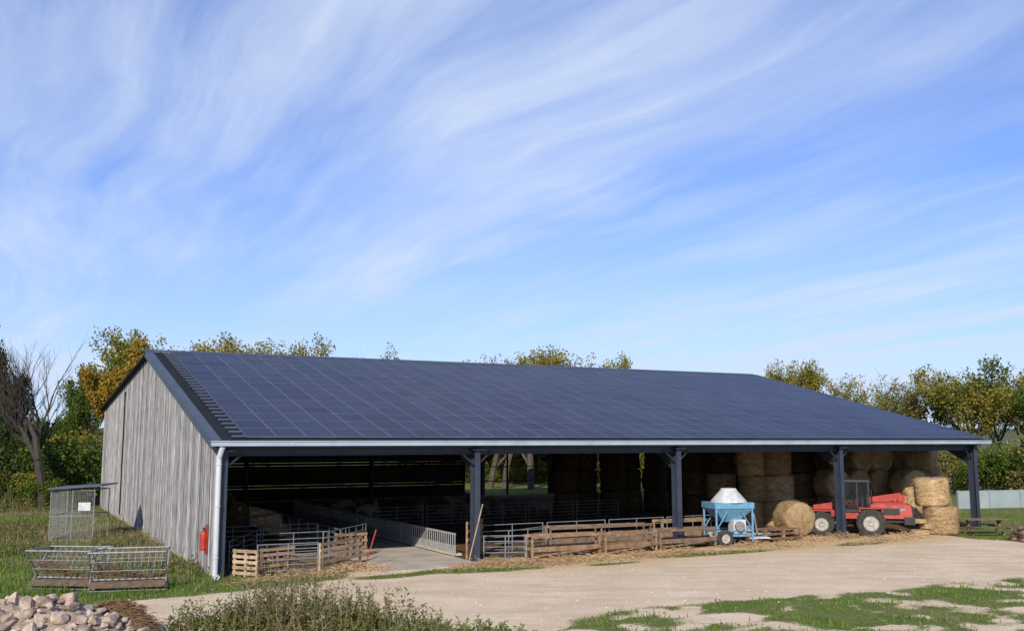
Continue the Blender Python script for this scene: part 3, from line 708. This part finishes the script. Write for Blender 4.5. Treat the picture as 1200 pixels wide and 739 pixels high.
gyi=np.clip(((pts[:,1]-19)/.3).astype(int),0,142)+11; dvg=dv.reshape(ny,nx)[gyi,np.clip(gx+i0,0,nx-1)]
pr=np.clip((.56-dvg)*3,0,1); pts=pts[NR.random(len(pts))<pr]
cl=nz(pts,.8,4.4,3); cl2=nz(pts,.16,1.4,3)
left=pts[:,0]<-9
hs=(.04+.09*NR.random(len(pts))**2)*(1+np.clip(cl,-.6,1))*np.where(left,1.7,.75)
dry=(cl2+NR.normal(0,.25,len(pts)))>np.where(left,np.where(pts[:,1]>34,-.1,.12),.35)
blades('grass',pts[~dry],hs[~dry],'grass'); blades('dry_grass',pts[dry],hs[dry]*1.5,'drygrass',.6,.015)
# ------------------------------------------------ weeds
def weeds(name,cx,cy,rx,ry,n,h0,h1,leafy=1,mats=('drygrass','weed')):
    b=MB()
    for i in range(n):
        r=math.sqrt(R.random()); a=R.uniform(0,6.28); x=rx*r*math.cos(a); y=ry*r*math.sin(a); h=R.uniform(h0,h1)*(1.1-.7*r*r); 
        d=Vector((R.gauss(0,.16),R.gauss(0,.16),1)).normalized(); p=Vector((x,y,0)); 
        for sgm in range(4):
            q_=p+d*h/4; w=.009*(1-sgm*.2); b.add([p+Vector((-w,0,0)),p+Vector((w,0,0)),q_+Vector((w*.8,0,0)),q_+Vector((-w*.8,0,0))],[(0,1,2,3)],0)
            for j in range(int(5*leafy)):
                u=p.lerp(q_,R.random()); aa=R.uniform(0,6.28); l=R.uniform(.05,.16)*(1.2-sgm*.15); dd=Vector((math.cos(aa),math.sin(aa),R.uniform(.2,1.2))).normalized()*l
                sw=dd.cross(Vector((R.gauss(0,1),R.gauss(0,1),R.gauss(0,1)))).normalized()*.016
                b.add([u,u+dd*.5+sw,u+dd,u+dd*.5-sw],[(0,1,2,3)],1 if R.random()<.75 else 0)
            d=(d+Vector((R.gauss(0,.15),R.gauss(0,.15),0))).normalized(); p=q_
    return b.obj(name,list(mats),None,(cx,cy,0))
q=g(330,737); weeds('tall_weeds',q.x,q.y,1.2,.8,190,.7,2.0)
q=g(375,740); weeds('tall_weeds',q.x,q.y,1.8,.9,190,.4,1.5)
q=g(335,738); weeds('tall_weeds',q.x,q.y,2.2,.8,160,.3,1.0,1.2,('drygrass','lf_green'))
q=g(440,744); weeds('tall_weeds',q.x,q.y,1.7,.6,210,.3,1.15,1,('drygrass','lf_green'))
q=g(245,742); weeds('tall_weeds',q.x,q.y,1.1,.5,100,.3,1.0,1,('drygrass','lf_green'))
q=g(540,750); weeds('tall_weeds',q.x,q.y,1.9,.5,180,.12,.5,1,('drygrass','grass'))
for (x,y,n,h) in [(15,650,120,1.0),(5,632,120,1.3),(160,665,60,.5),(205,668,50,.6),(150,640,70,.8),(30,622,150,1.2),(232,672,30,.4),(8,600,150,1.6)]:
    q=g(x,y); weeds('weeds',q.x,q.y,1.6,1.0,n,.2,h,1,('drygrass','lf_green'))
# ------------------------------------------------ trees
def gen_tree(seed,leaf,leafn=45,ls=.26,levels=4,spread=.62,trunkf=.3,width=1.0,rt=.22,bark='bark',dec=.62):
    rr=random.Random(seed); b=MB(); tips=[]
    def grow(p,d,Ln,r,lev):
        pts_=[p]; n=3; rad=r
        for i in range(n):
            d=(d+Vector((rr.gauss(0,.10),rr.gauss(0,.10),.04))).normalized(); q_=p+d*Ln/n; r2=rad*.86
            b.cyl(p,q_,rad,r2,6 if lev<2 else 4,0,False); p=q_; rad=r2; pts_.append(p)
        if lev>=levels-1: tips.extend(pts_[1:])
        if lev<levels:
            k=rr.choice([3,4,4,5]) if lev<2 else rr.choice([3,3,4])
            for j in range(k):
                u=rr.uniform(.35,1) if j else 1; bp=pts_[min(n,max(1,int(u*n+.5)))]
                a=rr.uniform(0,6.28)+j*2.1; o=Vector((math.cos(a),math.sin(a),0)); nd=(d*(1-spread*.6)+o*spread*rr.uniform(.6,1.3)+Vector((0,0,.15))).normalized()
                grow(bp,nd,Ln*rr.uniform(.58,.8),rad*dec,lev+1)
    grow(Vector((0,0,0)),Vector((0,0,1)),10*trunkf,rt,0)
    mz=max(v[2] for v in b.v)+.2; sc=10/mz
    b.v=[(x*sc*width,y*sc*width,z*sc) for x,y,z in b.v]
    T=np.array([[t_.x*sc*width,t_.y*sc*width,t_.z*sc] for t_ in tips])
    if leaf and leafn:
        rn=np.random.default_rng(seed); K=len(T)*leafn; dens=rn.random(len(T))**.7
        C=np.repeat(T,leafn,0); kp=rn.random(K)<np.repeat(dens,leafn); C=C[kp]; K=len(C)
        off=rn.normal(0,1,(K,3)); off*=np.minimum(1,1.6/np.linalg.norm(off,axis=1))[:,None]
        C=C+off*.27; A=rn.normal(0,1,(K,3)); A/=np.linalg.norm(A,axis=1)[:,None]; Bv=np.cross(A,rn.normal(0,1,(K,3))); Bv/=np.linalg.norm(Bv,axis=1)[:,None]
        s1=(ls*(.5+rn.random(K)*.6))[:,None]*.5; V=np.stack([C-A*s1,C+Bv*s1*.7,C+A*s1,C-Bv*s1*.7],1)
        V[:,:,2]=np.maximum(V[:,:,2],.1)
        o=len(b.v); b.v+=V.reshape(-1,3).tolist(); b.f+=(np.arange(K*4).reshape(-1,4)+o).tolist(); b.m+=[1]*K
    ob=b.obj('t',[bark,leaf or 'lf_olive']); me=ob.data; bpy.data.objects.remove(ob); return me
TR={'green':[gen_tree(1,'lf_green',28,.24),gen_tree(2,'lf_green',22,.24)],
    'dark':[gen_tree(3,'lf_dark',50,.26)],
    'yellow':[gen_tree(4,'lf_yellow',20,.23),gen_tree(5,'lf_yellow',28,.23)],
    'orange':[gen_tree(6,'lf_orange',48,.26,width=.8)],
    'olive':[gen_tree(7,'lf_olive',16,.22),gen_tree(8,'lf_yellow',12,.22)],
    'bare':[gen_tree(9,None,0,.15,5,.5,rt=.24,bark='bark_dark',dec=.74),gen_tree(19,None,0,.15,5,.48,rt=.24,bark='bark_dark',dec=.74)]}
TN={'green':'leafy_tree','dark':'dark_green_tree','yellow':'autumn_tree','orange':'orange_autumn_tree','olive':'sparse_autumn_tree','bare':'bare_tree'}
def clear_of_barn(px,topy,dist):
    q=atD(px,topy,dist)
    for _ in range(60):
        s_,t_=toB(q)
        if -3<s_<L+4 and -2<t_<D2+4: dist+=1.5; q=atD(px,topy,dist)
        else: break
    return q
def tree(px,topy,dist,kind,wx=1.0):
    q=clear_of_barn(px,topy,dist); h=q.z; me=R.choice(TR[kind]); s_=h/10
    inst(TN[kind],me,(q.x,q.y,0),R.uniform(0,6.28),(s_*wx,s_*wx,s_))
for a in [(-75,380,60,'dark',.8),(-4,382,62,'dark',.55),(64,378,60,'bare',.8),(50,400,66,'bare',.8),(100,470,80,'green',.8),(112,418,80,'green',.6),(140,392,76,'orange',.8),(165,402,86,'yellow',.8),(30,482,84,'green'),(70,480,90,'yellow'),
          (198,384,84,'yellow',.8),(232,386,86,'yellow',.8),(262,390,88,'olive'),(298,396,88,'olive'),(345,387,86,'yellow',.7),(322,398,90,'olive'),(402,396,88,'bare'),(452,404,92,'olive',.7),(500,440,92,'bare'),
          (575,414,88,'olive',.8),(592,409,88,'yellow',.8),(622,402,86,'yellow',.8),(655,408,88,'olive'),(690,412,88,'olive'),(715,414,90,'yellow',.7),(780,440,96,'olive'),(840,445,96,'bare'),
          (880,428,96,'bare',.8),(915,426,92,'yellow',.7),(948,422,94,'yellow',.7),(990,438,94,'olive'),(1022,430,92,'bare'),(1035,438,96,'bare'),(1052,458,92,'yellow',.7),
          (1088,434,86,'olive'),(1118,424,84,'yellow',.9),(1145,420,84,'green',.9),(1170,434,86,'olive'),(1188,440,82,'yellow',.9),(1215,442,80,'green'),(1260,430,84,'yellow'),(1320,440,88,'green')]:
    tree(*a)
def gen_bush(seed,leaf,n=5200,ls=.2):
    rn=np.random.default_rng(seed); rr=random.Random(seed); C=[]
    for i in range(16):
        c=np.array([rr.uniform(-2.6,2.6),rr.uniform(-1.2,1.2),rr.uniform(.5,2.6)]); r=rr.uniform(.5,1.1); u=rn.normal(0,1,(n//16,3)); u/=np.linalg.norm(u,axis=1)[:,None]
        C.append(c+u*r*(rn.random((n//16,1))**.35)*1.05)
    C=np.concatenate(C); C=C[C[:,2]>.02]; K=len(C); A=rn.normal(0,1,(K,3)); A/=np.linalg.norm(A,axis=1)[:,None]; Bv=np.cross(A,rn.normal(0,1,(K,3))); Bv/=np.linalg.norm(Bv,axis=1)[:,None]
    s1=(ls*(.5+rn.random(K)*.6))[:,None]*.5; V=np.stack([C-A*s1,C+Bv*s1*.7,C+A*s1,C-Bv*s1*.7],1); b=MB()
    for i in range(9): b.cyl((rr.uniform(-2,2),rr.uniform(-.8,.8),0),(rr.uniform(-2.2,2.2),rr.uniform(-1,1),rr.uniform(1.5,2.6)),.05,.02,5,0)
    o=len(b.v); b.v+=V.reshape(-1,3).tolist(); b.f+=(np.arange(K*4).reshape(-1,4)+o).tolist(); b.m+=[1]*K
    ob=b.obj('t',['bark',leaf]); me=ob.data; bpy.data.objects.remove(ob); return me
BU=[gen_bush(21,'lf_green'),gen_bush(22,'lf_yellow'),gen_bush(23,'lf_dark'),gen_bush(24,'lf_olive')]
def bush(px,topy,dist,k):
    q=clear_of_barn(px,topy,dist); h=max(1,q.z)/3.3; inst('bush',BU[k],(q.x,q.y,0),R.uniform(-.4,.4),(h*R.uniform(.9,1.3),h,h))
for a in [(45,520,64,0),(85,512,66,0),(105,503,76,1),(20,550,62,1),(62,562,60,0),(-10,520,62,2),(30,502,78,2),(5,480,80,2),(-40,520,66,0),(115,528,70,0),(60,548,72,2),(90,552,60,1),(75,530,74,2)]: bush(*a)
for i in range(12):
    x=690+i*32+R.uniform(-10,10); bush(x,R.uniform(505,525),(98+R.uniform(-3,6)),R.choice([0,1,1,3]))
for i in range(12):
    bush(1060+i*26,R.uniform(500,540),76+R.uniform(-3,10),R.choice([0,0,1,3]))
for i in range(14): bush(510+i*12,R.uniform(490,515),101+R.uniform(-2,5),R.choice([1,0,1,1]))
for i in range(8): bush(520+i*18,R.uniform(535,550),98,R.choice([0,1]))
b=MB()
m_h=simple('distant_woods',(.03,.045,.025),(.07,.08,.04),.05,.95)
for side in range(2):
    n=160; 
    for i in range(n):
        x0=-900+1800*i/n; x1=-900+1800*(i+1)/n; yb=420+side*160; hh0=6+side*5+4*mnoise.noise(Vector((x0*.01,side*7,0)))+2.2*mnoise.noise(Vector((x0*.09,side*7,2))); hh1=6+side*5+4*mnoise.noise(Vector((x1*.01,side*7,0)))+2.2*mnoise.noise(Vector((x1*.09,side*7,2)))
        b.add([(x0,yb,0),(x1,yb,0),(x1,yb+5,hh1),(x0,yb+5,hh0),(x1,yb+60,hh1*.8),(x0,yb+60,hh0*.8)],[(0,1,2,3),(3,2,4,5)])
b.obj('distant_woodland',[m_h])
# ------------------------------------------------ sky & sun
EL,AZ=math.radians(29),math.radians(192)
w=bpy.data.worlds.new('World'); bpy.context.scene.world=w; w.use_nodes=True; nt=w.node_tree; bg=nt.nodes['Background']
sky=nt.nodes.new('ShaderNodeTexSky'); sky.sky_type='NISHITA'; sky.sun_disc=False; sky.sun_elevation=EL; sky.sun_rotation=AZ; sky.air_density=1.0; sky.dust_density=.4; sky.ozone_density=2.0
tc=nt.nodes.new('ShaderNodeTexCoord'); sp=nt.nodes.new('ShaderNodeSeparateXYZ'); nt.links.new(tc.outputs['Generated'],sp.inputs[0])
z=math_n(nt,'ADD',math_n(nt,'MAXIMUM',sp.outputs[2],0),.07)
cb=nt.nodes.new('ShaderNodeCombineXYZ'); nt.links.new(math_n(nt,'DIVIDE',sp.outputs[0],z),cb.inputs[0]); nt.links.new(math_n(nt,'DIVIDE',sp.outputs[1],z),cb.inputs[1])
def mapping(vec,rot=0,scale=(1,1,1),loc=(0,0,0)):
    m=nt.nodes.new('ShaderNodeMapping'); m.inputs['Rotation'].default_value=(0,0,rot); m.inputs['Scale'].default_value=scale; m.inputs['Location'].default_value=loc
    nt.links.new(vec,m.inputs[0]); return m.outputs[0]
def nse(vec,sc,det=6,ro=.55):
    n=nt.nodes.new('ShaderNodeTexNoise'); n.inputs['Scale'].default_value=sc; n.inputs['Detail'].default_value=det; n.inputs['Roughness'].default_value=ro; nt.links.new(vec,n.inputs['Vector']); return n
rotd=mapping(cb.outputs[0],math.radians(60))
wn=nse(rotd,.4,3); va=nt.nodes.new('ShaderNodeVectorMath'); va.operation='MULTIPLY_ADD'
nt.links.new(wn.outputs['Color'],va.inputs[0]); va.inputs[1].default_value=(.9,.9,0); nt.links.new(rotd,va.inputs[2])
wn2=nse(rotd,2.0,3); va2=nt.nodes.new('ShaderNodeVectorMath'); va2.operation='MULTIPLY_ADD'
nt.links.new(wn2.outputs['Color'],va2.inputs[0]); va2.inputs[1].default_value=(.12,.08,0); nt.links.new(va.outputs[0],va2.inputs[2])
warp=va2.outputs[0]
s1=nse(mapping(warp,0,(.28,1.3,1),(3.3,1.2,0)),1.2,8,.58).outputs['Fac']
s2=nse(mapping(warp,.12,(.6,5.0,1),(1,5,0)),1.4,7,.58).outputs['Fac']
cov=nse(mapping(warp,0,(.35,.6,1),(7.7,2.2,0)),.9,4,.5).outputs['Fac']
a=ramp(nt,s1,[(.42,(0,0,0)),(.74,(1,1,1))]); bb=ramp(nt,s2,[(.46,(0,0,0)),(.80,(1,1,1))]); c=ramp(nt,cov,[(.33,(.15,.15,.15)),(.58,(1,1,1))])
cl=math_n(nt,'MULTIPLY',math_n(nt,'ADD',math_n(nt,'MULTIPLY',a,.78),math_n(nt,'MULTIPLY',bb,.32)),c)
cl=math_n(nt,'ADD',cl,math_n(nt,'MULTIPLY',c,.13),True)
hz=ramp(nt,sp.outputs[2],[(0,(.50,.50,.50)),(.25,(.08,.08,.08)),(.6,(0,0,0))])
cl=math_n(nt,'MINIMUM',math_n(nt,'ADD',cl,hz,True),.86)
base=mixc(nt,1.0,sky.outputs[0],(.80,1.08,1.75),'MULTIPLY')
nt.links.new(mixc(nt,cl,base,(7.0,8.1,10.2)),bg.inputs['Color']); bg.inputs['Strength'].default_value=.095
sd=Vector((math.sin(AZ)*math.cos(EL),math.cos(AZ)*math.cos(EL),math.sin(EL)))
ld=bpy.data.lights.new('sun','SUN'); ld.energy=5.0; ld.angle=math.radians(.5); ld.color=(1,.92,.79)
lo=bpy.data.objects.new('sun',ld); bpy.context.scene.collection.objects.link(lo); lo.rotation_euler=sd.to_track_quat('Z','Y').to_euler(); lo.location=(0,-20,40)
cam=bpy.data.cameras.new('camera'); co=bpy.data.objects.new('camera',cam); bpy.context.scene.collection.objects.link(co)
co.location=(0,0,H); co.rotation_euler=(math.pi/2+TH,0,0); cam.sensor_width=36; cam.lens=f/1200*36; cam.clip_end=8000; cam.clip_start=.1
bpy.context.scene.camera=co
vs=bpy.context.scene.view_settings; vs.view_transform='Standard'; vs.look='None'; vs.exposure=0
